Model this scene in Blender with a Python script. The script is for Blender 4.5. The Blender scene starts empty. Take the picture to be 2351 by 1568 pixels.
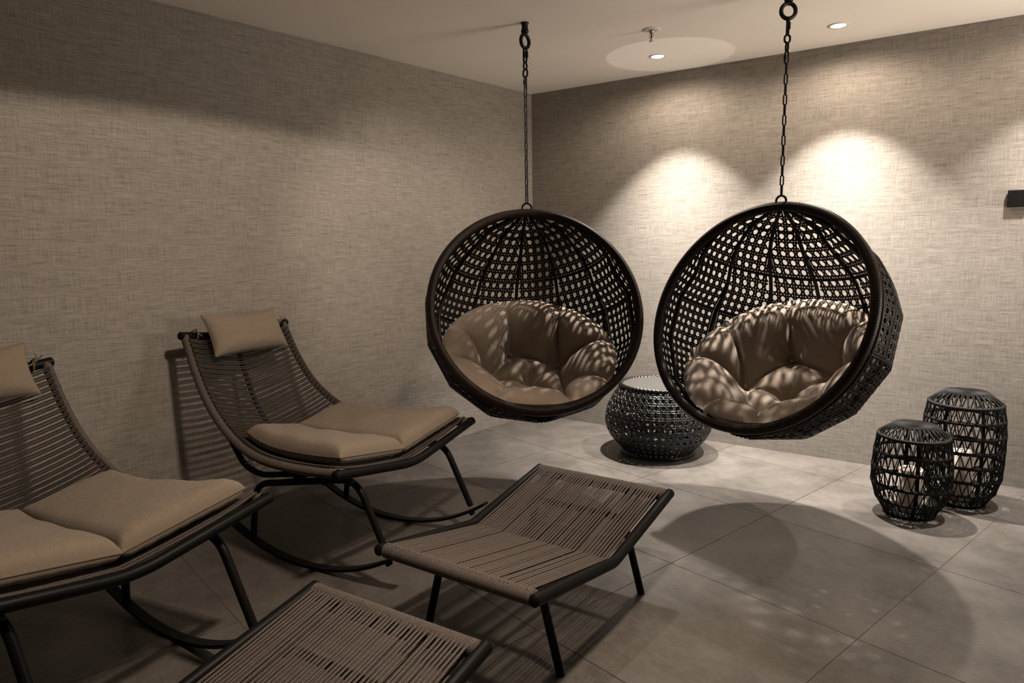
import bpy, math, random
from mathutils import Vector, Matrix
random.seed(7)
sc = bpy.context.scene
COL = sc.collection
PI = math.pi

# ------------------------------------------------------------------ camera
def cam_axes(yaw, pitch, roll):
    f = Vector((math.sin(yaw)*math.cos(pitch), math.cos(yaw)*math.cos(pitch), math.sin(pitch)))
    r = Vector((math.cos(yaw), -math.sin(yaw), 0)); u = r.cross(f)
    c, s = math.cos(roll), math.sin(roll)
    return c*r + s*u, -s*r + c*u, f
cam_r, cam_u, cam_f = cam_axes(-0.61186, -0.13879, -0.01488)
cam_data = bpy.data.cameras.new('camera')
cam = bpy.data.objects.new('camera', cam_data); COL.objects.link(cam)
cam.matrix_world = Matrix((
    (cam_r.x, cam_u.x, -cam_f.x, 3.08858), (cam_r.y, cam_u.y, -cam_f.y, -4.71507),
    (cam_r.z, cam_u.z, -cam_f.z, 1.40018), (0, 0, 0, 1)))
cam_data.sensor_fit = 'HORIZONTAL'; cam_data.sensor_width = 36.0
cam_data.lens = 1592.64/2351*36.0
cam_data.clip_start = 0.05
sc.camera = cam

# ------------------------------------------------------------------ world, lamps, exposure
sc.view_settings.view_transform = 'Standard'
sc.view_settings.look = 'None'
sc.view_settings.gamma = 1.0
sc.view_settings.use_curve_mapping = False
sc.view_settings.exposure = 0.0
wd = bpy.data.worlds.new('world'); sc.world = wd; wd.use_nodes = True
bg = wd.node_tree.nodes['Background']
bg.inputs['Color'].default_value = (1.0, 0.80, 0.60, 1)
bg.inputs['Strength'].default_value = 0.035

CEIL = 2.56
LAMPS = [(1.237, -0.435), (2.279, -0.412), (3.321, -0.390)]
def spot(name, loc, aim, watts, half_deg, blend, radius, color=(1, .86, .72)):
    d = bpy.data.lights.new(name, 'SPOT'); d.energy = watts; d.color = color
    d.spot_size = math.radians(2*half_deg); d.spot_blend = blend; d.shadow_soft_size = radius
    o = bpy.data.objects.new(name, d); COL.objects.link(o); o.location = loc
    o.rotation_euler = (Vector(aim)-Vector(loc)).to_track_quat('-Z', 'Y').to_euler()
    return o
for (lx, ly), pw in zip(LAMPS, (1.0, 1.0, .42)):
    spot('spot_lamp', (lx, ly, CEIL-.012), (lx, ly, 0), 180*pw, 42.0, .30, .018, (1, .94, .875))
    spot('beam_lamp', (lx, ly, CEIL-.012), (lx, ly, 0), 570*pw, 40.0, 1.0, .040, (1, .94, .875))
    spot('spill_lamp', (lx, ly, CEIL-.012), (lx, ly+.07, 0), 42*pw, 84, .5, .03, (1, .84, .68))
# added lamp above the table, stands in for the glass top's reflection on the ceiling
spot('reflection_standin', (1.268, -0.418, 0.50), (1.300, -0.402, CEIL), 20, 10.9, .03, .004, (1, .94, .88))
# wide downlight in the ceiling over the footstools (outside the frame): its cut-off draws the level edge on the left wall
spot('room_lamp', (2.30, -3.20, CEIL-.02), (2.30, -3.20, 0), 255, 80.2, .02, .085, (1, .84, .68))
spot('wall_fill', (1.60, -2.20, CEIL-.03), (-.12, -1.35, 1.30), 130, 28, 1.0, .05, (1, .87, .74))  # added fill light for the left wall, no fixture of its own
# added area light outside the frame, brightens the ceiling towards the corner
up = bpy.data.lights.new('ceiling_fill', 'AREA'); up.energy = 30; up.shape = 'DISK'; up.size = 1.1; up.spread = math.radians(110); up.color = (1, .87, .75)
upo = bpy.data.objects.new('ceiling_fill', up); COL.objects.link(upo); upo.location = (4.9, -.75, 1.35)
upo.rotation_euler = (Vector((1.1, -.75, CEIL))-upo.location).to_track_quat('-Z', 'Y').to_euler()

# ------------------------------------------------------------------ helpers
class MB:
    """collects vertices and faces (with optional uv) for ONE mesh object"""
    def __init__(s): s.v = []; s.f = []; s.uv = []
    def add(s, vs, fs, uvs=None):
        o = len(s.v); s.v.extend(tuple(p) for p in vs)
        s.f.extend(tuple(i+o for i in q) for q in fs)
        s.uv.extend(uvs if uvs is not None else [(0, 0)]*len(vs))
    def mesh(s, name, mat, smooth=True):
        me = bpy.data.meshes.new(name); me.from_pydata(s.v, [], s.f)
        me.materials.append(mat)
        if smooth: me.polygons.foreach_set('use_smooth', [True]*len(me.polygons))
        uvl = me.uv_layers.new(name='UVMap')
        flat = []
        for l in me.loops: flat.extend(s.uv[l.vertex_index])
        uvl.data.foreach_set('uv', flat)
        me.update(); return me
    def build(s, name, mat, parent=None, smooth=True):
        return link(name, s.mesh(name, mat, smooth), parent)
    # -- shapes
    def tube(s, path, r, n=8, closed=False, caps=True, up=None, vscale=1.0):
        """r: number or function(i, angle, length so far) -> radius"""
        P = [Vector(p) for p in path]; m = len(P)
        if m < 2: return
        T = []
        for i in range(m):
            a = P[(i-1) % m] if (closed or i > 0) else P[0]
            b = P[(i+1) % m] if (closed or i < m-1) else P[m-1]
            t = b-a
            T.append(t.normalized() if t.length > 1e-9 else Vector((0, 0, 1)))
        ref = Vector(up) if up else (Vector((0, 0, 1)) if abs(T[0].z) < .9 else Vector((1, 0, 0)))
        N = (ref - T[0]*ref.dot(T[0])).normalized()
        vs = []; uv = []; L = 0
        for i in range(m):
            if i:
                L += (P[i]-P[i-1]).length
                N = (N - T[i]*N.dot(T[i]))
                N = N.normalized() if N.length > 1e-6 else T[i].orthogonal().normalized()
            B = T[i].cross(N)
            for k in range(n+1):
                a = 2*PI*k/n
                rr = r(i, a, L) if callable(r) else r
                vs.append(P[i] + (N*math.cos(a)+B*math.sin(a))*rr); uv.append((L, k/n*vscale))
        fs = []
        w = n+1
        for i in range(m-1 if not closed else m):
            j = (i+1) % m
            for k in range(n):
                fs.append((i*w+k, i*w+k+1, j*w+k+1, j*w+k))
        s.add(vs, fs, uv)
        if caps and not closed:
            for i, sg in ((0, -1), (m-1, 1)):
                rr = (r(i, 0, 0) if callable(r) else r)
                ring = [vs[i*w+k] for k in range(n)]
                ring2 = [P[i]+(p-P[i])*.72+T[i]*sg*rr*.30 for p in ring]
                tip = P[i]+T[i]*sg*rr*.42
                base = len(s.v); s.add(ring+ring2+[tip], [])
                for k in range(n):
                    k2 = (k+1) % n
                    q = (base+k, base+k2, base+n+k2, base+n+k); t3 = (base+n+k, base+n+k2, base+2*n)
                    s.f.append(q if sg > 0 else q[::-1]); s.f.append(t3 if sg > 0 else t3[::-1])
    def box(s, c, size, rot=None):
        x, y, z = size[0]/2, size[1]/2, size[2]/2
        vs = [Vector((i*x, j*y, k*z)) for i in (-1, 1) for j in (-1, 1) for k in (-1, 1)]
        if rot: vs = [rot @ v for v in vs]
        c = Vector(c)
        s.add([v+c for v in vs], [(0, 1, 3, 2), (4, 6, 7, 5), (0, 4, 5, 1), (2, 3, 7, 6), (0, 2, 6, 4), (1, 5, 7, 3)])
    def lathe(s, prof, n=32, c=(0, 0, 0), cap_bottom=True, cap_top=True):
        vs = []; fs = []
        for (r, z) in prof:
            for k in range(n):
                a = 2*PI*k/n; vs.append((c[0]+r*math.cos(a), c[1]+r*math.sin(a), c[2]+z))
        for i in range(len(prof)-1):
            for k in range(n):
                k2 = (k+1) % n
                fs.append((i*n+k, i*n+k2, (i+1)*n+k2, (i+1)*n+k))
        if cap_bottom: fs.append(tuple(range(n))[::-1])
        if cap_top: fs.append(tuple(range((len(prof)-1)*n, len(prof)*n)))
        s.add(vs, fs)
    def ribbon(s, pts, nrm, w, th):
        """flat strand of width w and thickness th lying in the surface with normals nrm"""
        m = len(pts)
        if m < 2: return
        vs = []
        for i in range(m):
            t = (pts[min(i+1, m-1)]-pts[max(i-1, 0)])
            b = nrm[i].cross(t)
            if b.length < 1e-9: b = nrm[i].orthogonal()
            b.normalize(); n = nrm[i]
            vs += [pts[i]-b*w/2-n*th*.25, pts[i]-b*w*.25+n*th/2, pts[i]+b*w*.25+n*th/2,
                   pts[i]+b*w/2-n*th*.25, pts[i]-n*th/2]
        fs = []
        for i in range(m-1):
            for k in range(5):
                k2 = (k+1) % 5
                fs.append((i*5+k, (i+1)*5+k, (i+1)*5+k2, i*5+k2))
        fs.append((0, 1, 2, 3, 4)); e = (m-1)*5; fs.append((e+4, e+3, e+2, e+1, e))
        s.add(vs, fs)

def link(name, me, parent=None):
    o = bpy.data.objects.new(name, me); COL.objects.link(o)
    if parent: o.parent = parent
    return o
def thing(name, label, cat, loc=(0, 0, 0), group=None):
    o = bpy.data.objects.new(name, None); COL.objects.link(o); o.location = loc
    o.empty_display_size = .1
    o['label'] = label; o['category'] = cat
    if group: o['group'] = group
    return o
def copy_tree(o, parent=None):
    c = o.copy(); COL.objects.link(c)
    if parent: c.parent = parent
    for ch in list(o.children): copy_tree(ch, c)
    return c

def catmull(pts, per=8):
    P = [Vector(p) for p in pts]; out = []
    for i in range(len(P)-1):
        a = P[i-1] if i else P[0]*2-P[1]
        b, c2 = P[i], P[i+1]
        d = P[i+2] if i+2 < len(P) else P[-1]*2-P[-2]
        for k in range(per):
            t = k/per
            out.append(.5*((2*b)+(c2-a)*t+(2*a-5*b+4*c2-d)*t*t+(3*b-a-3*c2+d)*t**3))
    out.append(P[-1]); return out
def resample(path, n):
    P = [Vector(p) for p in path]; L = [0]
    for i in range(1, len(P)): L.append(L[-1]+(P[i]-P[i-1]).length)
    out = []; j = 0
    for k in range(n):
        d = L[-1]*k/(n-1)
        while j < len(P)-2 and L[j+1] < d: j += 1
        t = (d-L[j])/max(1e-9, L[j+1]-L[j]); out.append(P[j].lerp(P[j+1], min(1, max(0, t))))
    return out
def fillet(pts, r, per=6):
    """polyline with rounded corners"""
    P = [Vector(p) for p in pts]; out = [P[0]]
    for i in range(1, len(P)-1):
        a = (P[i-1]-P[i]); b = (P[i+1]-P[i])
        d = min(r, a.length*.45, b.length*.45)
        p0 = P[i]+a.normalized()*d; p1 = P[i]+b.normalized()*d
        for k in range(per+1):
            t = k/per; out.append(p0*(1-t)**2+P[i]*2*t*(1-t)+p1*t*t)
    out.append(P[-1]); return out

# ------------------------------------------------------------------ materials
def new_mat(name):
    m = bpy.data.materials.new(name); m.use_nodes = True
    nt = m.node_tree; return m, nt, nt.nodes['Principled BSDF']
def nd(nt, t, **kw):
    n = nt.nodes.new(t)
    for k, v in kw.items():
        if k in n.inputs: n.inputs[k].default_value = v
        else: setattr(n, k, v)
    return n
def plain(name, col, rough=.5, metal=0.0, spec=.5, noise=0.0, nscale=40, bump=0.0):
    m, nt, b = new_mat(name)
    b.inputs['Base Color'].default_value = (*col, 1); b.inputs['Roughness'].default_value = rough
    b.inputs['Metallic'].default_value = metal; b.inputs['Specular IOR Level'].default_value = spec
    if noise or bump:
        tc = nd(nt, 'ShaderNodeTexCoord'); n = nd(nt, 'ShaderNodeTexNoise', Scale=nscale, Detail=4.0)
        nt.links.new(tc.outputs['Object'], n.inputs['Vector'])
        if noise:
            r = nd(nt, 'ShaderNodeValToRGB')
            r.color_ramp.elements[0].position = .3; r.color_ramp.elements[1].position = .7
            r.color_ramp.elements[0].color = (*[c*(1-noise) for c in col], 1)
            r.color_ramp.elements[1].color = (*[c*(1+noise) for c in col], 1)
            nt.links.new(n.outputs['Fac'], r.inputs['Fac']); nt.links.new(r.outputs['Color'], b.inputs['Base Color'])
        if bump:
            bp = nd(nt, 'ShaderNodeBump', Strength=.5, Distance=bump)
            nt.links.new(n.outputs['Fac'], bp.inputs['Height']); nt.links.new(bp.outputs['Normal'], b.inputs['Normal'])
    return m
def wallpaper(name, along):
    """woven linen wall covering: long horizontal and thin vertical threads"""
    m, nt, b = new_mat(name); L = nt.links.new
    tc = nd(nt, 'ShaderNodeTexCoord'); sp = nd(nt, 'ShaderNodeSeparateXYZ'); L(tc.outputs['Object'], sp.inputs[0])
    a = sp.outputs['X' if along == 'x' else 'Y']; z = sp.outputs['Z']
    # slight waviness of the threads
    wn = nd(nt, 'ShaderNodeTexNoise', Scale=2.2, Detail=2.0); L(tc.outputs['Object'], wn.inputs['Vector'])
    wv = nd(nt, 'ShaderNodeMath', operation='MULTIPLY_ADD'); L(wn.outputs['Fac'], wv.inputs[0]); wv.inputs[1].default_value = .02; L(z, wv.inputs[2])
    def thread(sa, sz, detail, zsrc):
        cb = nd(nt, 'ShaderNodeCombineXYZ')
        m1 = nd(nt, 'ShaderNodeMath', operation='MULTIPLY'); L(a, m1.inputs[0]); m1.inputs[1].default_value = sa
        m2 = nd(nt, 'ShaderNodeMath', operation='MULTIPLY'); L(zsrc, m2.inputs[0]); m2.inputs[1].default_value = sz
        L(m1.outputs[0], cb.inputs[0]); L(m2.outputs[0], cb.inputs[1])
        n = nd(nt, 'ShaderNodeTexNoise', Scale=1.0, Detail=detail, Roughness=.65); L(cb.outputs[0], n.inputs['Vector'])
        return n.outputs['Fac']
    parts = [(thread(11, 260, 3.0, wv.outputs[0]), .50), (thread(290, 9, 3.0, z), .34),
             (thread(90, 140, 3.0, wv.outputs[0]), .16), (thread(330, 330, 2.0, z), .12), (thread(3.5, 60, 2.0, wv.outputs[0]), .18)]
    acc = None
    for fac, w in parts:
        mm = nd(nt, 'ShaderNodeMath', operation='MULTIPLY_ADD'); L(fac, mm.inputs[0]); mm.inputs[1].default_value = w
        if acc is None: mm.inputs[2].default_value = -.15
        else: L(acc, mm.inputs[2])
        acc = mm.outputs[0]
    r = nd(nt, 'ShaderNodeValToRGB'); e = r.color_ramp.elements
    e[0].position = .34; e[0].color = (.118, .100, .082, 1)
    e[1].position = .66; e[1].color = (.352, .318, .278, 1)
    k = e.new(.48); k.color = (.233, .207, .178, 1)
    L(acc, r.inputs['Fac']); L(r.outputs['Color'], b.inputs['Base Color'])
    b.inputs['Roughness'].default_value = .75; b.inputs['Specular IOR Level'].default_value = .25
    bp = nd(nt, 'ShaderNodeBump', Strength=.35, Distance=.0025); L(acc, bp.inputs['Height']); L(bp.outputs['Normal'], b.inputs['Normal'])
    return m
def tile_mat():
    m, nt, b = new_mat('concrete_tile'); L = nt.links.new
    g = nd(nt, 'ShaderNodeTexCoord'); oi = nd(nt, 'ShaderNodeObjectInfo')
    n1 = nd(nt, 'ShaderNodeTexNoise', Scale=3.2, Detail=8.0, Roughness=.68); L(g.outputs['Object'], n1.inputs['Vector'])
    mp = nd(nt, 'ShaderNodeMapping'); mp.inputs['Scale'].default_value = (22, 120, 1); mp.inputs['Rotation'].default_value = (0, 0, .6)
    L(g.outputs['Object'], mp.inputs['Vector'])
    n2 = nd(nt, 'ShaderNodeTexNoise', Scale=1.0, Detail=5.0, Roughness=.7); L(mp.outputs[0], n2.inputs['Vector'])
    mx = nd(nt, 'ShaderNodeMath', operation='MULTIPLY_ADD'); L(n2.outputs['Fac'], mx.inputs[0]); mx.inputs[1].default_value = .60; L(n1.outputs['Fac'], mx.inputs[2])
    rd = nd(nt, 'ShaderNodeMath', operation='MULTIPLY_ADD'); L(oi.outputs['Random'], rd.inputs[0]); rd.inputs[1].default_value = .07; L(mx.outputs[0], rd.inputs[2])
    r = nd(nt, 'ShaderNodeValToRGB'); e = r.color_ramp.elements
    e[0].position = .56; e[0].color = (.048, .0415, .0360, 1); e[1].position = 1.0; e[1].color = (.128, .1130, .0995, 1)
    L(rd.outputs[0], r.inputs['Fac'])
    # small pale flecks
    n3 = nd(nt, 'ShaderNodeTexNoise', Scale=85.0, Detail=3.0); L(g.outputs['Object'], n3.inputs['Vector'])
    fr = nd(nt, 'ShaderNodeValToRGB'); fr.color_ramp.elements[0].position = .62; fr.color_ramp.elements[1].position = .74
    fr.color_ramp.elements[1].color = (.35, .35, .35, 1); L(n3.outputs['Fac'], fr.inputs['Fac'])
    mc = nd(nt, 'ShaderNodeMixRGB'); L(fr.outputs['Color'], mc.inputs['Fac']); L(r.outputs['Color'], mc.inputs['Color1']); mc.inputs['Color2'].default_value = (.25, .225, .20, 1)
    L(mc.outputs['Color'], b.inputs['Base Color'])
    rr = nd(nt, 'ShaderNodeMapRange'); L(n1.outputs['Fac'], rr.inputs['Value']); rr.inputs['To Min'].default_value = .30; rr.inputs['To Max'].default_value = .46
    L(rr.outputs[0], b.inputs['Roughness']); b.inputs['Specular IOR Level'].default_value = .45
    bp = nd(nt, 'ShaderNodeBump', Strength=.12, Distance=.002); L(mx.outputs[0], bp.inputs['Height']); L(bp.outputs['Normal'], b.inputs['Normal'])
    return m
def rope_mat(name, ku, kv, dark, light):
    """braided cord: crossing strands from the uv along and around the cord, with salt and pepper flecks"""
    m, nt, b = new_mat(name); L = nt.links.new
    uv = nd(nt, 'ShaderNodeUVMap'); sp = nd(nt, 'ShaderNodeSeparateXYZ'); L(uv.outputs[0], sp.inputs[0])
    u = nd(nt, 'ShaderNodeMath', operation='MULTIPLY'); L(sp.outputs['X'], u.inputs[0]); u.inputs[1].default_value = ku
    v = nd(nt, 'ShaderNodeMath', operation='MULTIPLY'); L(sp.outputs['Y'], v.inputs[0]); v.inputs[1].default_value = kv
    ad = nd(nt, 'ShaderNodeMath', operation='ADD'); L(u.outputs[0], ad.inputs[0]); L(v.outputs[0], ad.inputs[1])
    sb = nd(nt, 'ShaderNodeMath', operation='SUBTRACT'); L(u.outputs[0], sb.inputs[0]); L(v.outputs[0], sb.inputs[1])
    s1 = nd(nt, 'ShaderNodeMath', operation='SINE'); L(ad.outputs[0], s1.inputs[0])
    s2 = nd(nt, 'ShaderNodeMath', operation='SINE'); L(sb.outputs[0], s2.inputs[0])
    pr = nd(nt, 'ShaderNodeMath', operation='MULTIPLY'); L(s1.outputs[0], pr.inputs[0]); L(s2.outputs[0], pr.inputs[1])
    tc = nd(nt, 'ShaderNodeTexCoord'); n = nd(nt, 'ShaderNodeTexNoise', Scale=420.0, Detail=2.0); L(tc.outputs['Object'], n.inputs['Vector'])
    mm = nd(nt, 'ShaderNodeMath', operation='MULTIPLY_ADD'); L(pr.outputs[0], mm.inputs[0]); mm.inputs[1].default_value = .28; L(n.outputs['Fac'], mm.inputs[2])
    r = nd(nt, 'ShaderNodeValToRGB'); e = r.color_ramp.elements
    e[0].position = .30; e[0].color = (*dark, 1); e[1].position = .78; e[1].color = (*light, 1)
    L(mm.outputs[0], r.inputs['Fac']); L(r.outputs['Color'], b.inputs['Base Color'])
    b.inputs['Roughness'].default_value = .7; b.inputs['Specular IOR Level'].default_value = .3
    bp = nd(nt, 'ShaderNodeBump', Strength=.5, Distance=.0012); L(pr.outputs[0], bp.inputs['Height']); L(bp.outputs['Normal'], b.inputs['Normal'])
    return m
def fabric(name, col, var=.18, s1=(30, 260, 260)):
    """heathered woven fabric"""
    m, nt, b = new_mat(name); L = nt.links.new
    tc = nd(nt, 'ShaderNodeTexCoord'); mp = nd(nt, 'ShaderNodeMapping'); mp.inputs['Scale'].default_value = s1
    L(tc.outputs['Object'], mp.inputs['Vector'])
    n = nd(nt, 'ShaderNodeTexNoise', Scale=1.0, Detail=4.0, Roughness=.7); L(mp.outputs[0], n.inputs['Vector'])
    n2 = nd(nt, 'ShaderNodeTexNoise', Scale=700.0, Detail=1.0); L(tc.outputs['Object'], n2.inputs['Vector'])
    mm = nd(nt, 'ShaderNodeMath', operation='MULTIPLY_ADD'); L(n2.outputs['Fac'], mm.inputs[0]); mm.inputs[1].default_value = .35; L(n.outputs['Fac'], mm.inputs[2])
    r = nd(nt, 'ShaderNodeValToRGB'); e = r.color_ramp.elements
    e[0].position = .42; e[0].color = (*[c*(1-var) for c in col], 1); e[1].position = .95; e[1].color = (*[c*(1+var) for c in col], 1)
    L(mm.outputs[0], r.inputs['Fac']); L(r.outputs['Color'], b.inputs['Base Color'])
    b.inputs['Roughness'].default_value = .9; b.inputs['Specular IOR Level'].default_value = .15
    b.inputs['Sheen Weight'].default_value = .15
    bp = nd(nt, 'ShaderNodeBump', Strength=.25, Distance=.001); L(mm.outputs[0], bp.inputs['Height']); L(bp.outputs['Normal'], b.inputs['Normal'])
    return m

M_wall_l = wallpaper('linen_wallpaper_left', 'y'); M_wall_b = wallpaper('linen_wallpaper_back', 'x')
M_ceil = plain('ceiling_paint', (.85, .79, .715), .85, spec=.2, noise=.02, nscale=3)
M_tile = tile_mat()
M_grout = plain('grout', (.22, .195, .17), .9, spec=.2, noise=.1, nscale=60)
M_metal = plain('black_powder_coat', (.005, .0046, .0042), .42, spec=.10, bump=.0004, nscale=900)
M_iron = plain('black_iron', (.006, .0055, .005), .45, spec=.2)
M_cane = plain('dark_cane', (.012, .008, .0055), .42, spec=.22, noise=.35, nscale=70)
M_rim = plain('brown_wrapped_rattan', (.012, .0068, .0042), .45, spec=.22, noise=.4, nscale=60)
M_pouf = plain('black_cane', (.007, .0065, .006), .28, spec=.5, noise=.3, nscale=80)
M_cord = plain('black_cord', (.009, .008, .007), .65, spec=.2, noise=.3, nscale=400)
M_rope = rope_mat('braided_cord', 2*PI/.011, 2*PI, (.032, .024, .020), (.158, .125, .108))
M_wrap = rope_mat('wound_cord', 2*PI/.0076, 2*PI*15, (.032, .024, .020), (.158, .125, .108))
M_rope_d = rope_mat('dark_braided_cord', 2*PI/.011, 2*PI, (.016, .012, .0095), (.095, .074, .062))
M_wrap_d = rope_mat('dark_wound_cord', 2*PI/.0076, 2*PI*13, (.028, .021, .017), (.165, .130, .106))
M_egg = fabric('brown_cushion_fabric', (.265, .205, .157), .15, (90, 90, 240))
M_seat = fabric('taupe_cushion_fabric', (.205, .160, .118), .26)
M_pipe = plain('taupe_piping', (.16, .12, .085), .9, spec=.1)
M_candle = plain('ivory_wax', (.80, .72, .62), .5, spec=.3)
M_candle.node_tree.nodes['Principled BSDF'].inputs['Subsurface Weight'].default_value = .15
M_chrome = plain('chrome', (.55, .53, .50), .25, metal=1.0)
M_white = plain('white_enamel', (.62, .58, .52), .4)
M_red = plain('dark_red_bulb', (.10, .012, .010), .2)
M_box = plain('black_plastic', (.006, .0055, .005), .45, spec=.15)
M_disc = plain('dark_disc', (.012, .011, .010), .6)
m, nt, b = new_mat('smoked_glass'); M_glass = m
b.inputs['Base Color'].default_value = (.10, .095, .088, 1); b.inputs['Roughness'].default_value = .30; b.inputs['Specular IOR Level'].default_value = .3
b.inputs['Transmission Weight'].default_value = .35; b.inputs['IOR'].default_value = 1.5
m, nt, b = new_mat('lamp_glow'); M_glow = m
b.inputs['Emission Color'].default_value = (1, .93, .84, 1); b.inputs['Emission Strength'].default_value = 12.0

# ------------------------------------------------------------------ room
WA = -0.09068                                   # the left wall leans out of square by 5 degrees
WD = Vector((math.sin(WA), -math.cos(WA), 0)); WN = Vector((-math.cos(WA), -math.sin(WA), 0))
XR, YF = 6.6, -7.6
def structure(name, mb, mat, smooth=False):
    o = mb.build(name, mat, None, smooth); o['kind'] = 'structure'; return o
def prism(poly, z0, z1):
    n = len(poly); mb = MB()
    mb.add([(p[0], p[1], z0) for p in poly]+[(p[0], p[1], z1) for p in poly],
           [tuple(range(n))[::-1], tuple(range(n, 2*n))]+[(i, (i+1) % n, n+(i+1) % n, n+i) for i in range(n)])
    return mb
pe = WD*7.7
structure('wall_left', prism([(0, 0), (WN.x*.12, .12), (pe.x+WN.x*.12, pe.y), (pe.x, pe.y)], 0, CEIL), M_wall_l)
structure('wall_back', prism([(0, 0), (XR, 0), (XR, .12), (WN.x*.12, .12)], 0, CEIL), M_wall_b)
outer = [(WN.x*.12, .12), (pe.x+WN.x*.12, pe.y), (XR, pe.y), (XR, .12)]
structure('ceiling', prism(outer, CEIL, CEIL+.1), M_ceil)
floor = structure('floor', prism(outer, -.12, -.0035), M_grout)
def clip(poly, nx, ny, d):                       # keep nx*x+ny*y >= d
    out = []
    for i in range(len(poly)):
        a, b2 = poly[i], poly[(i+1) % len(poly)]
        da = nx*a[0]+ny*a[1]-d; db = nx*b2[0]+ny*b2[1]-d
        if da >= 0: out.append(a)
        if (da >= 0) != (db >= 0):
            t = da/(da-db); out.append((a[0]+(b2[0]-a[0])*t, a[1]+(b2[1]-a[1])*t))
    return out
TA = -0.25138; tu = (math.cos(TA), math.sin(TA)); tv = (-math.sin(TA), math.cos(TA)); TO = (1.99023, -1.95577); G = .0018
for i in range(-9, 10):
    for j in range(-10, 10):
        q = [(TO[0]+.8*((i+a)*tu[0]+(j+b2)*tv[0])+G*(sa*tu[0]+sb*tv[0]), TO[1]+.8*((i+a)*tu[1]+(j+b2)*tv[1])+G*(sa*tu[1]+sb*tv[1]))
             for a, b2, sa, sb in ((0, 0, 1, 1), (1, 0, -1, 1), (1, 1, -1, -1), (0, 1, 1, -1))]
        q = clip(q, -WN.x, -WN.y, .002); q = clip(q, 0, -1, .002) if q else q
        q = clip(q, -1, 0, -(XR-.01)) if q else q; q = clip(q, 0, 1, YF) if q else q
        if len(q) < 3: continue
        ar = abs(sum(q[k][0]*q[(k+1) % len(q)][1]-q[(k+1) % len(q)][0]*q[k][1] for k in range(len(q))))/2
        if ar < .0004: continue
        prism(q, -.0034, random.uniform(-.0002, .0002)).build('tile', M_tile, floor, False)

# ------------------------------------------------------------------ shell weave shared by hanging chairs and table
def weave(mb, mapf, inside, tmax, s0, s1, c, d, w, th, step, wd=None, parts=('v', 'h', 'd')):
    """octagonal cane: paired uprights and rounds at +-d about each cell border, single diagonals between;
    mapf(t, s) -> (point, normal); inside(t, s) tells where the panel is"""
    wd = wd or w
    def line(fn, a0, a1, lift, w=w):
        n = max(2, int(abs(a1-a0)/step)+1); pts = []; nr = []
        for k in range(n+1):
            a = a0+(a1-a0)*k/n; t, s = fn(a)
            if inside(t, s):
                p, q = mapf(t, s)
                pts.append(p+q*lift*(1 if k % 2 else -1)); nr.append(q)
            else:
                if len(pts) > 1: mb.ribbon(pts, nr, w, th)
                pts = []; nr = []
        if len(pts) > 1: mb.ribbon(pts, nr, w, th)
    nt_ = int(tmax/c)+2
    if 'v' in parts:
        for i in range(-nt_, nt_+1):
            for sg in (-d, d):
                t = i*c+sg
                line(lambda a, t=t: (t, a), s0, s1, th*.3)
    if 'h' in parts:
        for j in range(int(s0/c), int(s1/c)+2):
            for sg in (-d, d):
                s = j*c+sg
                line(lambda a, s=s: (a, s), -tmax, tmax, -th*.3)
    if 'd' in parts:
        for k in range(int((s0-tmax)/c)-1, int((s1+tmax)/c)+2):
            kk = (k+.5)*c
            line(lambda a, kk=kk: (kk-a, a), max(s0, kk-tmax), min(s1, kk+tmax), th*.55, wd)
            line(lambda a, kk=kk: (a-kk, a), max(s0, kk-tmax), min(s1, kk+tmax), -th*.55, wd)

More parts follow.
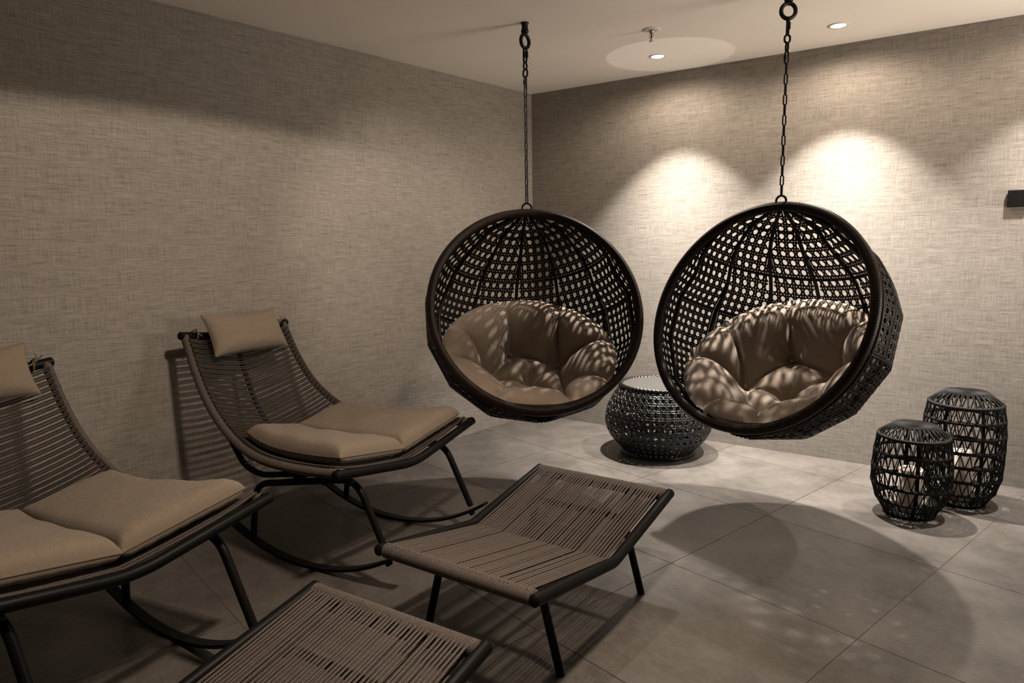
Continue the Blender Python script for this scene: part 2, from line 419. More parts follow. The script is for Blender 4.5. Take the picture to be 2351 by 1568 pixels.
# ------------------------------------------------------------------ hanging chairs
RR, RS, KD = .555, .582, .85                    # rim radius, shell radius, depth squash
DO = math.sqrt(RS*RS-RR*RR)
HOOPS = [math.radians(a) for a in (0, 30, 54, 78, 102, 126, 150, 180)]
def facet(th):
    for a, b2 in zip(HOOPS, HOOPS[1:]):
        if a <= th <= b2+1e-9:
            return math.cos((b2-a)/2)/math.cos(th-(a+b2)/2)
    return 1
def crown(th):
    """towards the crown the shell narrows so that all ribs run together behind the top of the rim"""
    u = RS*math.cos(th)
    w = min(1, max(0, (u-.22)/.28)); w = w*w*(3-2*w)
    f = math.sqrt(max(1e-6, RR*RR-u*u)/max(1e-4, RS*RS-u*u)) if u < RR else .02
    return 1+(f-1)*w, DO*(1-w)
TH0 = math.acos(RR/RS)+.012
def hanging_chair(top, tilt, az, label, cush_label, seed):
    o_dir = Vector((math.cos(az), math.sin(az), 0)); S = Vector((-math.sin(az), math.cos(az), 0)); Z = Vector((0, 0, 1))
    U = Z*math.cos(tilt)-o_dir*math.sin(tilt); Nn = o_dir*math.cos(tilt)+Z*math.sin(tilt)
    ctr = Vector(top)-U*RR
    base = ctr-Nn*.25-Z*.56
    root = thing('hanging_chair', label, 'chair', base, 'round hanging chairs')
    def L(x, n, u): return ctr+S*x+Nn*n+U*u-base          # rim frame -> local mesh coordinates
    def sph(th, ph, grow=0.0):
        fx, do = crown(th); r = (RS+grow)*facet(th); R0 = (RS+grow)
        x = r*math.sin(th)*math.cos(ph)*fx; dpt = r*math.sin(th)*math.sin(ph)*fx; u = (r if th > .6 else R0)*math.cos(th)
        return L(x, -(do+dpt)*KD, u), (S*(x/max(fx, .2))+Nn*(-dpt/KD/max(fx, .2))+U*u).normalized(), do+dpt
    # cane panels, one gore between every two ribs
    mb = MB(); c = .0448
    for g in range(-1, 7):
        ph0 = math.radians(15+30*g)
        def mapf(t, s, ph0=ph0):
            th = s/RS; p, n, _ = sph(th, ph0+t/(RS*max(.03, math.sin(th)*crown(th)[0]))); return p, n
        def inside(t, s, ph0=ph0):
            th = s/RS
            if th < TH0 or th > PI-.06: return False
            f, do = crown(th); q = RS*math.sin(th)*f
            if abs(t) > q*math.radians(15): return False
            return q*math.sin(ph0+t/q) > -do
        weave(mb, mapf, inside, RS*math.radians(15), TH0*RS, (PI-.06)*RS, c, .0062, .0098, .0030, c/2, .0086)
    o = mb.build('cane_shell', M_cane, root); o['kind'] = 'stuff'
    # ribs and hoops
    for g in range(0, 7):
        ph = math.radians(30*g)
        pts = [sph(math.radians(a), ph, -.006)[0] for a in [18.5]+list(range(20, 177, 4))]
        k = MB(); k.tube(pts, .0105, 8); k.build('rib', M_rim, root)
    for th in HOOPS[1:-1]:
        pts = []
        f, do = crown(th); lim = math.asin(min(1, do/(RS*math.sin(th)*f)))
        for i in range(61):
            pts.append(sph(th, -lim+(PI+2*lim)*i/60, -.004)[0])
        k = MB(); k.tube(pts, .0062, 6); k.build('hoop', M_rim, root)
    # wrapped rim: a ridged ring plus the thinner binding behind it
    n = 900
    ring = [L(RR*math.sin(2*PI*i/n), 0, RR*math.cos(2*PI*i/n)) for i in range(n)]
    k = MB(); k.tube(ring, lambda i, a, l: .0232+.0007*math.sin(2*PI*l/.0120+a), 10, closed=True, up=Nn); k.build('rim', M_rim, root)
    n = 160
    ring = [L((RR+.010)*math.sin(2*PI*i/n), -.042, (RR+.010)*math.cos(2*PI*i/n)) for i in range(n)]
    k = MB(); k.tube(ring, .009, 8, closed=True, up=Nn); k.build('rim_binding', M_rim, root)
    ring = [Vector(top)+Z*.026+(S*math.sin(2*PI*i/28)+Z*math.cos(2*PI*i/28))*.026-base for i in range(28)]
    k = MB(); k.tube(ring, .0058, 8, closed=True, up=Nn); k.build('hanging_ring', M_iron, root)
    # tufted cushion, pressed into the lower half of the shell
    rnd = random.Random(seed)
    A = math.radians(67); tiltc = math.radians(52)
    E0 = Vector((0, -math.sin(tiltc), -math.cos(tiltc)))       # cushion axis in (x, n, u)
    Ea = Vector((1, 0, 0)); Eb = E0.cross(Ea)
    if Eb.z < 0: Eb = -Eb
    nl = 8; buttons = []
    nb = 5
    off = rnd.uniform(-.15, .15)
    for i in range(nb):
        a = 2*PI*(i+.5)/nb+off+rnd.uniform(-.12, .12); r = .43+rnd.uniform(-.04, .05); buttons.append((r*math.cos(a), r*math.sin(a)))
    segs = []
    for i in range(nb): segs.append((buttons[i], buttons[(i+1) % nb], .055, .62))
    edge_a = []
    for i in range(nl):
        a = 2*PI*(i+.3)/nl+off+rnd.uniform(-.10, .10); edge_a.append(a)
        e = (1.08*math.cos(a), 1.08*math.sin(a))
        bi = min(buttons, key=lambda q: (q[0]-e[0])**2+(q[1]-e[1])**2)
        segs.append((bi, e, .050, .72))
    cb = (rnd.uniform(-.05, .05), rnd.uniform(-.05, .05))
    for i in range(0, nb, 2): segs.append((cb, buttons[i], .05, .45))
    fold = [(rnd.uniform(0, 2*PI), rnd.uniform(6, 11)) for _ in range(nb+1)]
    def segd(px, py, a, b2):
        dx, dy = b2[0]-a[0], b2[1]-a[1]; l2 = dx*dx+dy*dy
        t = max(0, min(1, ((px-a[0])*dx+(py-a[1])*dy)/l2)); return math.hypot(px-a[0]-t*dx, py-a[1]-t*dy)
    NR, NA = 84, 300; RI = .545
    def cpoint(rho, psi, r):
        al = A*rho
        dv = E0*math.cos(al)+(Ea*math.cos(psi)+Eb*math.sin(psi))*math.sin(al)
        v = dv*r
        return L(v.x, -DO*KD+v.y*(KD if v.y < 0 else 1), v.z)
    vs = []; fs = []
    for i in range(NR+1):
        rho0 = i/NR
        for j in range(NA):
            psi = 2*PI*j/NA
            notch = sum(math.exp(-((math.sin((psi-a)/2)*2)/.10)**2) for a in edge_a)
            rho = rho0*(1-.055*notch*rho0**6)
            x, y = rho*math.cos(psi), rho*math.sin(psi)
            h = .150*max(0, 1-rho0**7)**.5*(1.12-.30*(1-rho0))
            for a, b2, sgm, dep in segs:
                q = segd(x, y, a, b2); h *= 1-dep*.55*math.exp(-q/(sgm*1.8))-dep*.42*math.exp(-(q/.018)**1.3)
            for bi, (bx, by) in enumerate(buttons+[cb]):
                q = math.hypot(x-bx, y-by); h *= 1-.80*math.exp(-(q/.075)**1.4)
                h += .0075*math.sin(fold[bi][1]*math.atan2(y-by, x-bx)+fold[bi][0])*math.exp(-q/.12)*min(1, q/.05)
            vs.append(cpoint(rho, psi, RI-.012-max(h, 0)))
    off_b = len(vs)
    for i in range(NR+1):
        rho0 = i/NR
        for j in range(NA): vs.append(cpoint(rho0*.995, 2*PI*j/NA, RI-.010))
    for i in range(NR):
        for j in range(NA):
            j2 = (j+1) % NA
            fs.append((i*NA+j, i*NA+j2, (i+1)*NA+j2, (i+1)*NA+j))
            fs.append((off_b+i*NA+j, off_b+(i+1)*NA+j, off_b+(i+1)*NA+j2, off_b+i*NA+j2))
    for j in range(NA):
        j2 = (j+1) % NA
        fs.append((NR*NA+j, NR*NA+j2, off_b+NR*NA+j2, off_b+NR*NA+j))
    cu = thing('seat_cushion', cush_label, 'cushion', base, 'round tufted cushions')
    k = MB(); k.add(vs, fs); k.build('cushion_pad', M_egg, cu)
    for (bx, by) in buttons+[cb]:
        rho, psi = math.hypot(bx, by), math.atan2(by, bx)
        p = cpoint(rho, psi, RI-.034); q = cpoint(rho, psi, RI-.048)
        k = MB(); dz = (q-p).normalized(); a1 = dz.orthogonal().normalized(); a2 = dz.cross(a1)
        vv = []; ff = []
        for lev, (rr, hh) in enumerate(((.013, 0), (.012, .005), (.007, .008), (.001, .009))):
            for m2 in range(12): vv.append(p+dz*hh+(a1*math.cos(m2*PI/6)+a2*math.sin(m2*PI/6))*rr)
        for lev in range(3):
            for m2 in range(12): ff.append((lev*12+m2, lev*12+(m2+1) % 12, lev*12+12+(m2+1) % 12, lev*12+12+m2))
        k.add(vv, ff); k.build('button', M_egg, cu)
    return root

TOP_L = (.946, -1.501, 1.570); TOP_R = (2.196, -1.146, 1.565)
hanging_chair(TOP_L, math.radians(25.9), math.radians(-45.2),
              'left round dark woven hanging chair nearer the room corner',
              'brown tufted round cushion inside the left hanging chair', 3)
hanging_chair(TOP_R, math.radians(21.6), math.radians(-106.1),
              'right round brown woven hanging chair showing its bulging side',
              'brown tufted round cushion inside the right hanging chair, dappled all over with light', 11)

# ------------------------------------------------------------------ chains
def oval(length, width, wire, turned):
    """stadium link hanging from z=0 (inner top) downwards, centred"""
    hw = width/2-wire; st = length/2-width/2; pts = []
    for k in range(9): a = PI*k/8; pts.append((hw*math.cos(a), st+hw*math.sin(a)))
    for k in range(9): a = PI+PI*k/8; pts.append((hw*math.cos(a), -st+hw*math.sin(a)))
    ax = Vector((math.cos(turned), math.sin(turned), 0))
    return [ax*p[0]+Vector((0, 0, p[1])) for p in pts], ax.cross(Vector((0, 0, 1)))
link_cache = {}
def hang_chain(x, y, ztop_ring, ang, label):
    root = thing('hanging_chain', label, 'chain', (x, y, CEIL), 'chains of the hanging chairs')
    def z(v): return v-CEIL
    k = MB(); k.lathe([(.021, 0), (.021, -.006), (.0165, -.010), (.0165, -.032), (.020, -.036), (.020, -.050), (.012, -.056)], 20)
    k.f = [f[::-1] for f in k.f]; k.build('ceiling_anchor', M_iron, root)
    rc = 2.466; ax = Vector((math.cos(ang), math.sin(ang), 0))
    k = MB(); k.tube([Vector((0, 0, z(rc)))+(ax*math.sin(2*PI*i/32)+Vector((0, 0, 1))*math.cos(2*PI*i/32))*.034 for i in range(32)], .0095, 10, closed=True, up=ax.cross(Vector((0, 0, 1))))
    k.build('ring', M_iron, root)
    zt = rc-.034+.004; turned = ang+PI/2
    items = [(.088, .030, .0055, True), (.046, .036, .0052, False), (.050, .038, .0052, False), (.062, .024, .0042, True)]
    zz = zt
    for (ln, wd, wr, quick) in items: zz -= ln-2*wr
    n = max(1, round((zz-ztop_ring)/.046)); pitch = (zz-ztop_ring)/n
    items += [(pitch+.0074, .0215, .0037, False)]*n
    zz = zt
    for i, (ln, wd, wr, quick) in enumerate(items):
        key = (round(ln, 4), wd, round(turned % PI, 3), quick)
        if key not in link_cache:
            k = MB(); pts, up = oval(ln, wd, wr, turned); k.tube(pts, wr, 8, closed=True, up=up)
            link_cache[key] = k.mesh('link', M_iron)
        o = link('quick_link' if quick else 'link', link_cache[key], root); o.location = (0, 0, z(zz+wr-ln/2))
        if quick:
            axq = Vector((math.cos(turned), math.sin(turned), 0))*(-(wd/2-wr)); k = MB()
            k.tube([axq+Vector((0, 0, ln*.16)), axq+Vector((0, 0, -ln*.16))], wr*1.75, 8); k.build('sleeve_nut', M_iron, o)
        zz -= ln-2*wr; turned += PI/2
hang_chain(TOP_L[0], TOP_L[1], TOP_L[2]+.052, math.radians(85), 'black steel chain from the ceiling to the left hanging chair')
hang_chain(TOP_R[0], TOP_R[1], TOP_R[2]+.052, math.radians(35), 'black steel chain from the ceiling to the right hanging chair')

# ------------------------------------------------------------------ rocking chairs
SIDE = catmull([(-.705, .99), (-.63, .83), (-.535, .69), (-.41, .585), (-.27, .518), (-.11, .488), (.08, .490), (.26, .506), (.415, .527)], 10)  # (X, Z)
SIDE = [(p[0], p[1]) for p in [Vector((a[0], a[1], 0)) for a in SIDE]]
def hw(X): return .300+.157*(X+.705)/1.12
side_path = resample([Vector((x, hw(x), zz)) for x, zz in SIDE], 420)
spine_path = resample(catmull([(-.725, 0, .945), (-.695, 0, .85), (-.655, 0, .735), (-.575, 0, .575), (-.453, 0, .468), (-.319, 0, .425), (-.10, 0, .412), (.15, 0, .425), (.405, 0, .446)], 10), 420)
def sling(q, b2):
    """point of the woven sling: q 0..1 from top to front, b2 -1..1 across"""
    i = min(419, max(0, q*419)); j = min(418, int(i)); t = i-j
    s = side_path[j].lerp(side_path[j+1], t); m2 = spine_path[j].lerp(spine_path[j+1], t)
    e = Vector((s.x, s.y*(1 if b2 >= 0 else -1), s.z)); return m2.lerp(e, abs(b2))
def sling_n(q, b2):
    d1 = sling(min(1, q+.01), b2)-sling(max(0, q-.01), b2); d2 = sling(q, min(1, b2+.02))-sling(q, max(-1, b2-.02))
    n = d2.cross(d1).normalized(); return n if n.x*.7+n.z > 0 else -n
def ridged(r, amp, pitch): return lambda i, a, l: r+amp*abs(math.sin(PI*l/pitch))
def rocking_chair(label):
    root = thing('rocking_chair', label, 'chair', (0, 0, 0), 'rope rocking chairs')
    # cords: each goes from side to side over the spine
    nr = 104
    for i in range(nr):
        q = .020+.965*i/(nr-1)
        if i % 2: q -= .0022
        jit = .0015*math.sin(i*2.3); pts = []
        for k in range(13):
            b2 = -1+2*k/12
            p = sling(min(1, q+(.0016 if b2 > 0 else 0)), b2)+sling_n(q, b2 if abs(b2) > .1 else .1)*(.013+.012*abs(b2)**6)
            p.z -= .010*math.sin(PI*min(1, abs(b2)))*.5
            pts.append(p+Vector((jit*(1-abs(b2)), 0, 0)))
        k = MB(); k.tube(pts, .0041, 5, caps=False); k.build('cord', M_rope_d, root)
    for sg in (1, -1):
        pts = resample([Vector((p.x, p.y*sg, p.z)) for p in side_path], 760)
        k = MB(); k.tube(pts, ridged(.0175, .0024, .0076), 12, caps=False, up=(0, 1, 0)); k.build('side_rail', M_wrap_d, root)
    k = MB(); k.tube(resample(spine_path, 90), .0125, 8, up=(0, 1, 0)); k.build('spine', M_metal, root)
    # bent rails at the front and at the top
    def vee(X, Y, Z0, Zk, Xk, nm):
        pts = fillet([(X, -Y, Z0), (Xk, 0, Zk), (X, Y, Z0)], .09, 8); k = MB(); k.tube(pts, .0195, 14); k.build(nm, M_metal, root)
    vee(.420, .478, .527, .445, .424, 'front_rail'); vee(-.705, .322, .992, .950, -.728, 'top_rail')
    # base: two bent leg frames, two curved supports, a cross tube, two curved runners
    YB = .305
    for sg in (1, -1):
        pts = fillet([(-.300, sg*YB, .050), (-.258, sg*YB, .330), (.365, sg*YB, .452), (.515, sg*YB, .160)], .085, 8)
        cut1 = next(i for i, p in enumerate(pts) if p[0] > -.19); cut2 = next(i for i, p in enumerate(pts) if p[0] > .27 and i > cut1)
        for nm, seg in (('leg', pts[:cut1+1]), ('base_rail', pts[cut1:cut2+1]), ('leg', pts[cut2:])):
            k = MB(); k.tube(seg, .0150, 12); k.build(nm, M_metal, root)
        pts = fillet([(-.375, sg*.345, .560), (-.300, sg*.325, .415), (-.215, sg*.305, .378), (.110, sg*.303, .437), (.20, sg*.31, .47)], .06, 6)
        k = MB(); k.tube(pts, .0135, 10); k.build('seat_support', M_metal, root)
        run = MB(); R, xc = 1.05, .02; n = 40; vs = []; fs = []
        for i in range(n+1):
            a = -math.asin(.53/R)+(math.asin(.53/R)+math.asin(.585/R))*i/n
            for (dy, dr) in ((-.019, 0), (.019, 0), (.019, .013), (-.019, .013)):
                rr = R-dr; vs.append((xc+rr*math.sin(a), sg*YB+dy, R-rr*math.cos(a)))
        for i in range(n):
            for kk in range(4): fs.append((i*4+kk, i*4+(kk+1) % 4, i*4+4+(kk+1) % 4, i*4+4+kk))
        fs.append((3, 2, 1, 0)); fs.append((n*4, n*4+1, n*4+2, n*4+3))
        run.add(vs, fs); r_o = run.build('runner', M_metal, root, False)
        for a in (-.475, .50):
            an = math.asin(a/R); c2 = Vector((xc+(R+.006)*math.sin(an), sg*YB, R-(R+.006)*math.cos(an)))
            k = MB(); k.tube([c2-Vector((0, .012, 0)), c2+Vector((0, .012, 0))], .010, 8); k.build('rubber_stop', M_box, r_o)
    k = MB(); k.tube([(.0, -YB, .392), (.0, YB, .392)], .012, 8); k.build('cross_tube', M_metal, root)
    return root

def pad(name, label, group, surf, nu, nv, T, crease, mat, pinch=.05, under=.25, pw=8, seed=1):
    """stuffed pad over surf(a,b) -> (point, normal), a and b -1..1; piping runs around its edge"""
    rnd = random.Random(seed)
    root = thing(name, label, 'cushion', (0, 0, 0), group)
    vs = []; fs = []; edge = {}
    ph = [rnd.uniform(0, 6.28) for _ in range(6)]
    def warp(a, b2): return a*(1-pinch*(1-b2*b2)*a*a), b2*(1-pinch*(1-a*a)*b2*b2)
    for side in (0, 1):
        for i in range(nu+1):
            for j in range(nv+1):
                a = math.sin(PI/2*(-1+2*i/nu)*.98)/math.sin(PI/2*.98); b2 = math.sin(PI/2*(-1+2*j/nv)*.98)/math.sin(PI/2*.98)
                if crease:                                    # denser near the fold line as well
                    u = -1+2*j/nv; b2 = math.copysign(.5-.5*math.cos(PI*abs(u)), u)
                wa, wb = warp(a, b2); p, n = surf(wa, wb)
                h = (max(0, 1-abs(a)**pw)*max(0, 1-abs(b2)**pw))**.5*(.72+.28*(1-a*a)*(1-(2*abs(b2)-1)**2 if crease else 1-b2*b2))
                if crease: h *= 1-.62*math.exp(-abs(b2)/.035)
                ed = max(abs(a), abs(b2))
                h *= 1+.05*math.sin(ph[0]+9*a+4*b2)*math.sin(ph[1]+5*b2)
                wr = .0022*math.sin(ph[2]+46*(a if abs(b2) > abs(a) else b2))*math.exp(-(1-ed)/.10)*min(1, (1-ed)/.03)
                vs.append(p+n*(T*h*(1 if side == 0 else -under)+T*under*.92+wr))
    w = nv+1; o2 = (nu+1)*w
    for i in range(nu):
        for j in range(nv):
            q = (i*w+j, i*w+j+1, (i+1)*w+j+1, (i+1)*w+j)
            fs.append(q); fs.append(tuple(o2+x for x in q[::-1]))
    k = MB(); k.add(vs, fs); k.build('pad', mat, root)
    per = [(i, 0) for i in range(nu)]+[(nu, j) for j in range(nv)]+[(i, nv) for i in range(nu, 0, -1)]+[(0, j) for j in range(nv, 0, -1)]
    k = MB(); k.tube([vs[i*w+j] for i, j in per], .0026, 6, closed=True); k.build('piping', M_pipe, root)
    return root
def q_of_x(X):
    return min(range(420), key=lambda i: abs(side_path[i].x-X))/419
Q0, Q1 = q_of_x(-.30), .985
def seat_surf(a, b2):
    q = Q0+(Q1-Q0)*(a+1)/2; bb = b2*.93
    p = sling(q, bb); n = sling_n(q, bb if abs(bb) > .12 else (.12 if bb >= 0 else -.12))
    nm = (sling_n(q, .12)+sling_n(q, -.12)).normalized()
    f = min(1, abs(bb)/.12); n = (n*f+nm*(1-f)).normalized()
    return p+n*.021, n
PN = Vector((1, 0, .45)).normalized()
def pillow_surf(a, b2):
    z = .968-.098*a; X = -.640-.45*(z-.9)
    p = Vector((X-.012*(1-b2*b2), .004+.222*b2+.012*a*0, z-.012*(1-b2*b2)*(1 if a < 0 else .3)))
    return p+PN*.012, PN
def ties(root, Y):
    """knotted fabric tie beside the pillow, around the top rail"""
    for sg in (1, -1):
        k = MB(); c2 = Vector((-.700, sg*(Y+.018), .985)); rs = random.Random(5+sg)
        k.tube([Vector((-.70, sg*(Y-.02), .975)), c2+Vector((.022, 0, .01)), c2+Vector((.012, sg*.012, .030)), c2+Vector((-.028, sg*.010, .012)), c2+Vector((-.012, sg*.005, -.026)), c2+Vector((.020, sg*.003, -.012)), c2+Vector((.024, sg*.004, .012))], .0036, 6)
        for _ in range(2):
            e = Vector((rs.uniform(.0, .03), sg*rs.uniform(.01, .035), rs.uniform(.02, .05)))
            k.tube([c2+Vector((.022, sg*.003, .01)), c2+Vector((.03, sg*.01, .02))+e*.4, c2+Vector((.02, 0, .008))+e], .003, 6)
        k.build('tie', M_pipe, root)

chair1 = rocking_chair('dark rope rocking chair standing in front of the left wall, whole in view')
seat1 = pad('seat_cushion', 'folded taupe seat cushion on the rocking chair that is whole in view', 'seat cushions of the rocking chairs', seat_surf, 48, 64, .074, True, M_seat, .030, .55, 26, 2)
pil1 = pad('head_pillow', 'small taupe head pillow on top of the rocking chair whole in view', 'head pillows of the rocking chairs', pillow_surf, 24, 36, .062, False, M_seat, .06, .35, 5, 4)
ties(pil1, .225)
chair2 = copy_tree(chair1); seat2 = copy_tree(seat1); pil2 = copy_tree(pil1)
chair2['label'] = 'dark rope rocking chair cut off by the left edge of the photo'
seat2['label'] = 'taupe seat cushion on the rocking chair cut off by the left edge'
pil2['label'] = 'taupe head pillow cut off by the left edge, on the nearer rocking chair'
for o in (chair1, seat1, pil1): o.location = (.587, -2.560, 0); o.rotation_euler = (0, 0, math.radians(4.58))
M2 = Matrix.Translation((.697, -3.806, .0005)) @ Matrix.Rotation(math.radians(1.37), 4, 'Z') @ Matrix.Rotation(-math.radians(3.056), 4, 'Y')
for o in (chair2, seat2, pil2): o.matrix_world = M2

# ------------------------------------------------------------------ ottomans
def ottoman(label):
    root = thing('rope_footstool', label, 'footstool', (0, 0, 0), 'rope footstools')
    hx, hy, zt, zk = .318, .505, .360, .271
    for sg in (1, -1):
        pts = fillet([(sg*hx, -hy-.022, zt+.004), (sg*hx, 0, zk), (sg*hx, hy+.022, zt+.004)], .028, 6)
        k = MB(); k.tube(pts, .0200, 16); k.build('bent_rail', M_metal, root)
        k = MB(); pts = resample([(-hx+.016, sg*hy, zt), (hx-.016, sg*hy, zt)], 330)
        k.tube(pts, ridged(.0240, .0028, .0076), 14, up=(0, 0, 1)); k.build('wound_bar', M_wrap, root)
        # leg pair below each end: two splayed legs and the bar between them
        y = sg*.320
        pts = fillet([(-.285, y, 0.0), (-.205, y, .300), (.205, y, .300), (.285, y, 0.0)], .05, 6)
        c1 = next(i for i, p in enumerate(pts) if p[0] > -.17); c2 = next(i for i, p in enumerate(pts) if p[0] > .16)
        for nm, seg in (('leg', pts[:c1+1]), ('leg_bar', pts[c1:c2+1]), ('leg', pts[c2:])):
            k = MB(); k.tube(seg, .0145, 12); k.build(nm, M_metal, root)
    k = MB(); k.tube([(-hx, 0, zk-.012), (hx, 0, zk-.012)], .0115, 10); k.build('crease_bar', M_metal, root)
    def loop(lo):
        """one cord: over both wound bars and the fold above, and its return pass below"""
        k = MB(); r = .0250; P = []
        for (y0, z0, y1, z1) in ((-hy-.008, zt+r-.003, 0, zk+.004), (0, zk+.004, hy+.008, zt+r-.003)):
            for i in range(7):
                t = i/7; P.append((0, y0+(y1-y0)*t, z0+(z1-z0)*t-.0015*math.sin(PI*t)))
        P.append((0, hy+.008, zt+r-.003))
        k.tube(P, .0042, 6, closed=False, caps=False, up=(1, 0, 0)); P = []
        for i in range(9):
            t = i/8; y = hy-2*hy*t; P.append((.0073, y, zt-r-(zt-r-zk+.030)*(1-abs(2*t-1))))
        k.tube(P, .0038, 5, closed=False, caps=False, up=(1, 0, 0)); return k.mesh('cord', M_rope)
    me = loop(0); n = 41
    for i in range(n):
        o = link('cord', me, root); gp = .006*(i > 8)+.006*(i > 31)
        o.location = (-hx+.028+gp+(2*hx-.074)*i/(n-1)+random.uniform(-.0016, .0016), 0, random.uniform(-.0012, .0012))
    return root
ott1 = ottoman('rope footstool whole in view, in the middle of the floor')
ott1.location = (1.712, -2.598, 0); ott1.rotation_euler = (0, 0, math.radians(.6))
ott2 = copy_tree(ott1); ott2['label'] = 'rope footstool cut off by the bottom edge of the photo'
ott2.location = (1.765, -3.925, 0); ott2.rotation_euler = (0, 0, math.radians(2.6))

# ------------------------------------------------------------------ woven round table
TX, TY = 1.27, -.42
tab = thing('side_table', 'round black woven side table with a glass top', 'table', (TX, TY, 0))
prof = catmull([(.235, .006, 0), (.240, .030, 0), (.268, .062, 0), (.318, .120, 0), (.347, .185, 0), (.350, .245, 0), (.338, .305, 0), (.312, .365, 0), (.280, .418, 0), (.258, .452, 0)], 12)
prof = resample([(p.x, p.y, 0) for p in prof], 200)
plen = sum((prof[i+1]-prof[i]).length for i in range(199))
NCOL = 44; cw = 2*PI*.33/NCOL
def tmap(t, s):
    i = min(198.999, max(0, s/plen*199)); j = int(i); p = prof[j].lerp(prof[j+1], i-j); tg = prof[j+1]-prof[j]
    a = t/.33; n = Vector((tg.y*math.cos(a), tg.y*math.sin(a), -tg.x)).normalized()
    return Vector((p.x*math.cos(a), p.x*math.sin(a), p.y)), n
mb = MB(); weave(mb, tmap, lambda t, s: -PI*.33 <= t < PI*.33+.001 and 0 <= s <= plen, PI*.33, 0, plen, cw, .0070, .0098, .0042, cw/3, .0118)
o = mb.build('woven_body', M_pouf, tab); o['kind'] = 'stuff'
for s in (.18, .40, .62, .82):
    j = int(s*199); p = prof[j]; k = MB()
    k.tube([((p.x-.006)*math.cos(2*PI*i/72), (p.x-.006)*math.sin(2*PI*i/72), p.y) for i in range(72)], .005, 6, closed=True); k.build('hoop', M_pouf, tab)
k = MB(); k.tube([(.252*math.cos(2*PI*i/360), .252*math.sin(2*PI*i/360), .460) for i in range(360)], lambda i, a, l: .0130+.0036*math.sin(2*PI*l/.026+2*a), 10, closed=True, up=(0, 0, 1)); k.build('top_rim', M_pouf, tab)
k = MB(); k.tube([(.238*math.cos(2*PI*i/90), .238*math.sin(2*PI*i/90), .012) for i in range(90)], .0115, 8, closed=True, up=(0, 0, 1)); k.build('base_ring', M_pouf, tab)
k = MB(); k.lathe([(.240, .452), (.243, .455), (.243, .461), (.240, .464)], 64); k.build('glass_top', M_glass, tab, False)

# ------------------------------------------------------------------ lanterns
def lantern(x, y, H, prof, ringz, R, rot, label, ch):
    root = thing('lantern', label, 'lantern', (x, y, 0), 'corded lanterns')
    def rad(z):
        for (r0, z0), (r1, z1) in zip(prof, prof[1:]):
            if z0 <= z <= z1: return r0+(r1-r0)*(z-z0)/(z1-z0)
        return prof[-1][0]
    for z in ringz:
        r = rad(z); k = MB()
        k.tube([(r*math.cos(2*PI*i/288), r*math.sin(2*PI*i/288), z) for i in range(288)], lambda i, a, l: .0092+.0018*math.sin(2*PI*l/.0125), 8, closed=True, up=(0, 0, 1)); k.build('wrapped_hoop', M_cord, root)
    # four flat uprights
    zs = [prof[0][1]+(H-.02-prof[0][1])*i/20 for i in range(21)]
    for q in range(4):
        a = rot+q*PI/2; k = MB()
        k.ribbon([Vector(((rad(z)-.010)*math.cos(a), (rad(z)-.010)*math.sin(a), z)) for z in zs],
                 [Vector((math.cos(a), math.sin(a), 0))]*21, .019, .006); k.build('upright', M_metal, root)
    # zigzag cords between neighbouring hoops
    nz = 30; mb = MB(); rn = random.Random(int(H*1000))
    for z0, z1 in zip(ringz, ringz[1:]):
        for i in range(nz):
            for e in (0, 1):
                a0 = 2*PI*(i+rn.uniform(-.12, .12))/nz; a1 = 2*PI*(i+(.5 if e else -.5)+rn.uniform(-.1, .1))/nz
                p0 = Vector((rad(z0)*math.cos(a0), rad(z0)*math.sin(a0), z0)); p1 = Vector((rad(z1)*math.cos(a1), rad(z1)*math.sin(a1), z1))
                o0 = Vector((math.cos(a0), math.sin(a0), 0))*.007; o1 = Vector((math.cos(a1), math.sin(a1), 0))*.007
                mb.tube([p0+o0, p0.lerp(p1, .5)+(o0+o1)*.4, p1+o1], .0029, 5, caps=False)
    o = mb.build('zigzag_cords', M_cord, root); o['kind'] = 'stuff'
    # lid: cords fan from the shoulder hoop over the top hoop into the centre hole
    mb = MB(); n = 62; rs, zs_ = rad(ringz[-1]), ringz[-1]; rt = prof[-1][0]
    for i in range(n):
        a = 2*PI*i/n; b2 = a+(.5 if i % 2 else -.5)*2*PI/n*1.3
        mb.tube([(rs*math.cos(b2), rs*math.sin(b2), zs_+.008), (rt*math.cos(a), rt*math.sin(a), H), (rt*.55*math.cos(a), rt*.55*math.sin(a), H-.006), (.030*math.cos(a), .030*math.sin(a), H-.014), (.026*math.cos(a), .026*math.sin(a), H-.026)], .0034, 5, caps=False)
    o = mb.build('lid_cords', M_cord, root); o['kind'] = 'stuff'
    for r, z, w in ((rt-.004, H-.007, .006), (.033, H-.020, .005)):
        k = MB(); k.tube([(r*math.cos(2*PI*i/48), r*math.sin(2*PI*i/48), z) for i in range(48)], w, 8, closed=True, up=(0, 0, 1)); k.build('lid_hoop', M_metal, root)
    k = MB(); k.lathe([(prof[0][0]-.006, .004), (prof[0][0]-.004, .008), (prof[0][0]-.006, .014)], 40); k.build('base_plate', M_metal, root)
    cd = thing('candle', ch[2], 'candle', (x, y, .015), 'pillar candles in the lanterns')
    k = MB(); rr, hh = ch[0], ch[1]
    k.lathe([(rr-.004, 0), (rr, .004), (rr, hh-.006), (rr-.005, hh), (rr-.014, hh-.004), (.010, hh-.012)], 40); k.build('wax', M_candle, cd)
    k = MB(); k.tube([(0, 0, hh-.014), (.001, 0, hh+.004), (.003, 0, hh+.012)], .0016, 6); k.build('wick', M_disc, cd)
    return root
ps = [(r*.83, z) for r, z in [(.128, .006), (.150, .030), (.188, .090), (.212, .165), (.212, .245), (.204, .330), (.190, .412), (.112, .470)]]
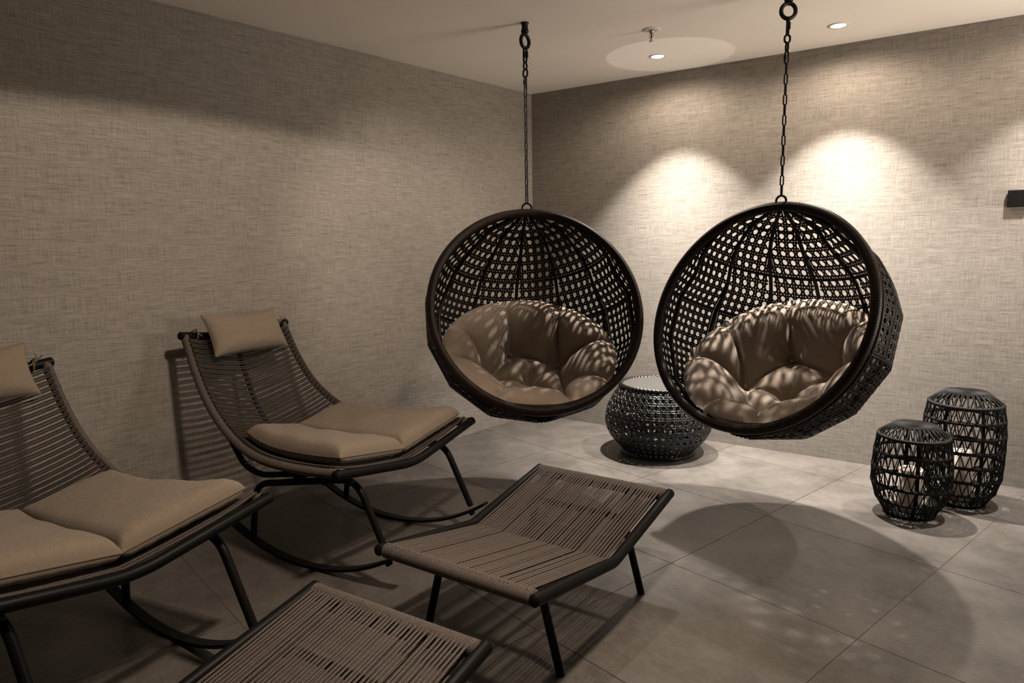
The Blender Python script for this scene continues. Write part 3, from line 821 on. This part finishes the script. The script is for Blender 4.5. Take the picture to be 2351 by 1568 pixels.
lantern(2.789, -.752, .470, ps, [.012, .082, .165, .248, .330, .412], .176, .25, 'smaller black corded lantern in front of the taller one', (.056, .225, 'white pillar candle inside the smaller lantern'))
pb = [(r*.86, z) for r, z in [(.128, .006), (.150, .030), (.190, .090), (.208, .160), (.213, .270), (.213, .390), (.205, .470), (.192, .540), (.114, .602)]]
lantern(2.990, -.424, .602, pb, [.012, .078, .155, .232, .308, .385, .463, .540], .183, .55, 'taller black corded lantern behind, next to the back wall', (.058, .265, 'white pillar candle inside the taller lantern'))

# ------------------------------------------------------------------ ceiling fittings, wall box
for i, (lx, ly) in enumerate(LAMPS):
    lab = ['recessed ceiling downlight nearer the room corner, below the sprinkler', 'recessed ceiling downlight right of the right chain',
           'recessed ceiling downlight outside the right edge of the photo'][i]
    root = thing('downlight', lab, 'downlight', (lx, ly, CEIL), 'recessed ceiling downlights')
    k = MB(); k.lathe([(.054, -.0002), (.053, -.0035), (.043, -.0045), (.037, -.0020), (.037, -.0004)], 40, cap_bottom=False, cap_top=False)
    k.f = [f[::-1] for f in k.f]; k.build('trim_ring', M_white, root)
    k = MB(); k.lathe([(.0365, -.0012), (.033, -.0050), (.020, -.0078), (.002, -.0088)], 32, cap_bottom=False)
    k.f = [f[::-1] for f in k.f]; k.build('lens', M_glow, root)
wa = thing('baffled_lamp', 'unseen ceiling lamp with added plates that block its light', 'ceiling lamp', (2.30, -3.20, CEIL))
k = MB(); k.box((.10, .24, -.18), (.90, .012, .36)); k.build('added_baffle', M_box, wa, False)  # added plate, keeps the room lamp's light off the hanging chairs
k = MB(); k.box((.55, -.05, -.18), (.012, .58, .36)); k.build('added_baffle', M_box, wa, False)  # added plate, cuts the room lamp's light towards the right side
k = MB(); k.lathe([(.06, 0), (.058, -.004), (.045, -.005)], 24); k.f = [f[::-1] for f in k.f]; k.build('trim_ring', M_white, wa)
sp = thing('sprinkler', 'small chrome fire sprinkler with a red bulb on the ceiling', 'sprinkler', (1.432, -.974, CEIL))
def flip(k): k.f = [f[::-1] for f in k.f]; return k
k = MB(); k.lathe([(.050, -.0003), (.049, -.003), (.036, -.006), (.022, -.004)], 36); flip(k).build('escutcheon', M_white, sp)
k = MB(); k.lathe([(.015, -.004), (.015, -.014), (.009, -.018), (.009, -.022)], 20); flip(k).build('body', M_chrome, sp)
for s in (-1, 1):
    k = MB(); k.tube([(s*.009, 0, -.018), (s*.012, 0, -.032), (s*.009, 0, -.046), (s*.002, 0, -.056)], .0024, 6); k.build('frame_arm', M_chrome, sp)
k = MB(); k.lathe([(.0015, -.022), (.004, -.026), (.004, -.044), (.0015, -.050)], 12); flip(k).build('bulb', M_red, sp)
k = MB(); k.lathe([(.003, -.054), (.004, -.060), (.014, -.0605), (.014, -.0620), (.002, -.063)], 20); flip(k).build('deflector', M_chrome, sp)

bx = thing('wall_box', 'small black square box mounted on the back wall at the right edge', 'wall box', (3.142, 0, 1.607))
def bevel_box(c, s, bv):
    k = MB(); x, y, z = s[0]/2, s[1]/2, s[2]/2; P = []
    for yy, ins in ((y, 0), (-y+bv, 0), (-y, bv)):
        for sx, sz in ((-1, -1), (1, -1), (1, 1), (-1, 1)): P.append((c[0]+sx*(x-ins), c[1]+yy, c[2]+sz*(z-ins)))
    F = [(3, 2, 1, 0), (8, 9, 10, 11)]
    for l in (0, 4):
        for q in range(4): F.append((l+q, l+(q+1) % 4, l+4+(q+1) % 4, l+4+q))
    k.add(P, F); return k
bevel_box((0, -.004, 0), (.078, .008, .082), .001).build('back_plate', M_box, bx, False)
bevel_box((0, -.017, 0), (.087, .018, .091), .003).build('cover', M_box, bx, False)
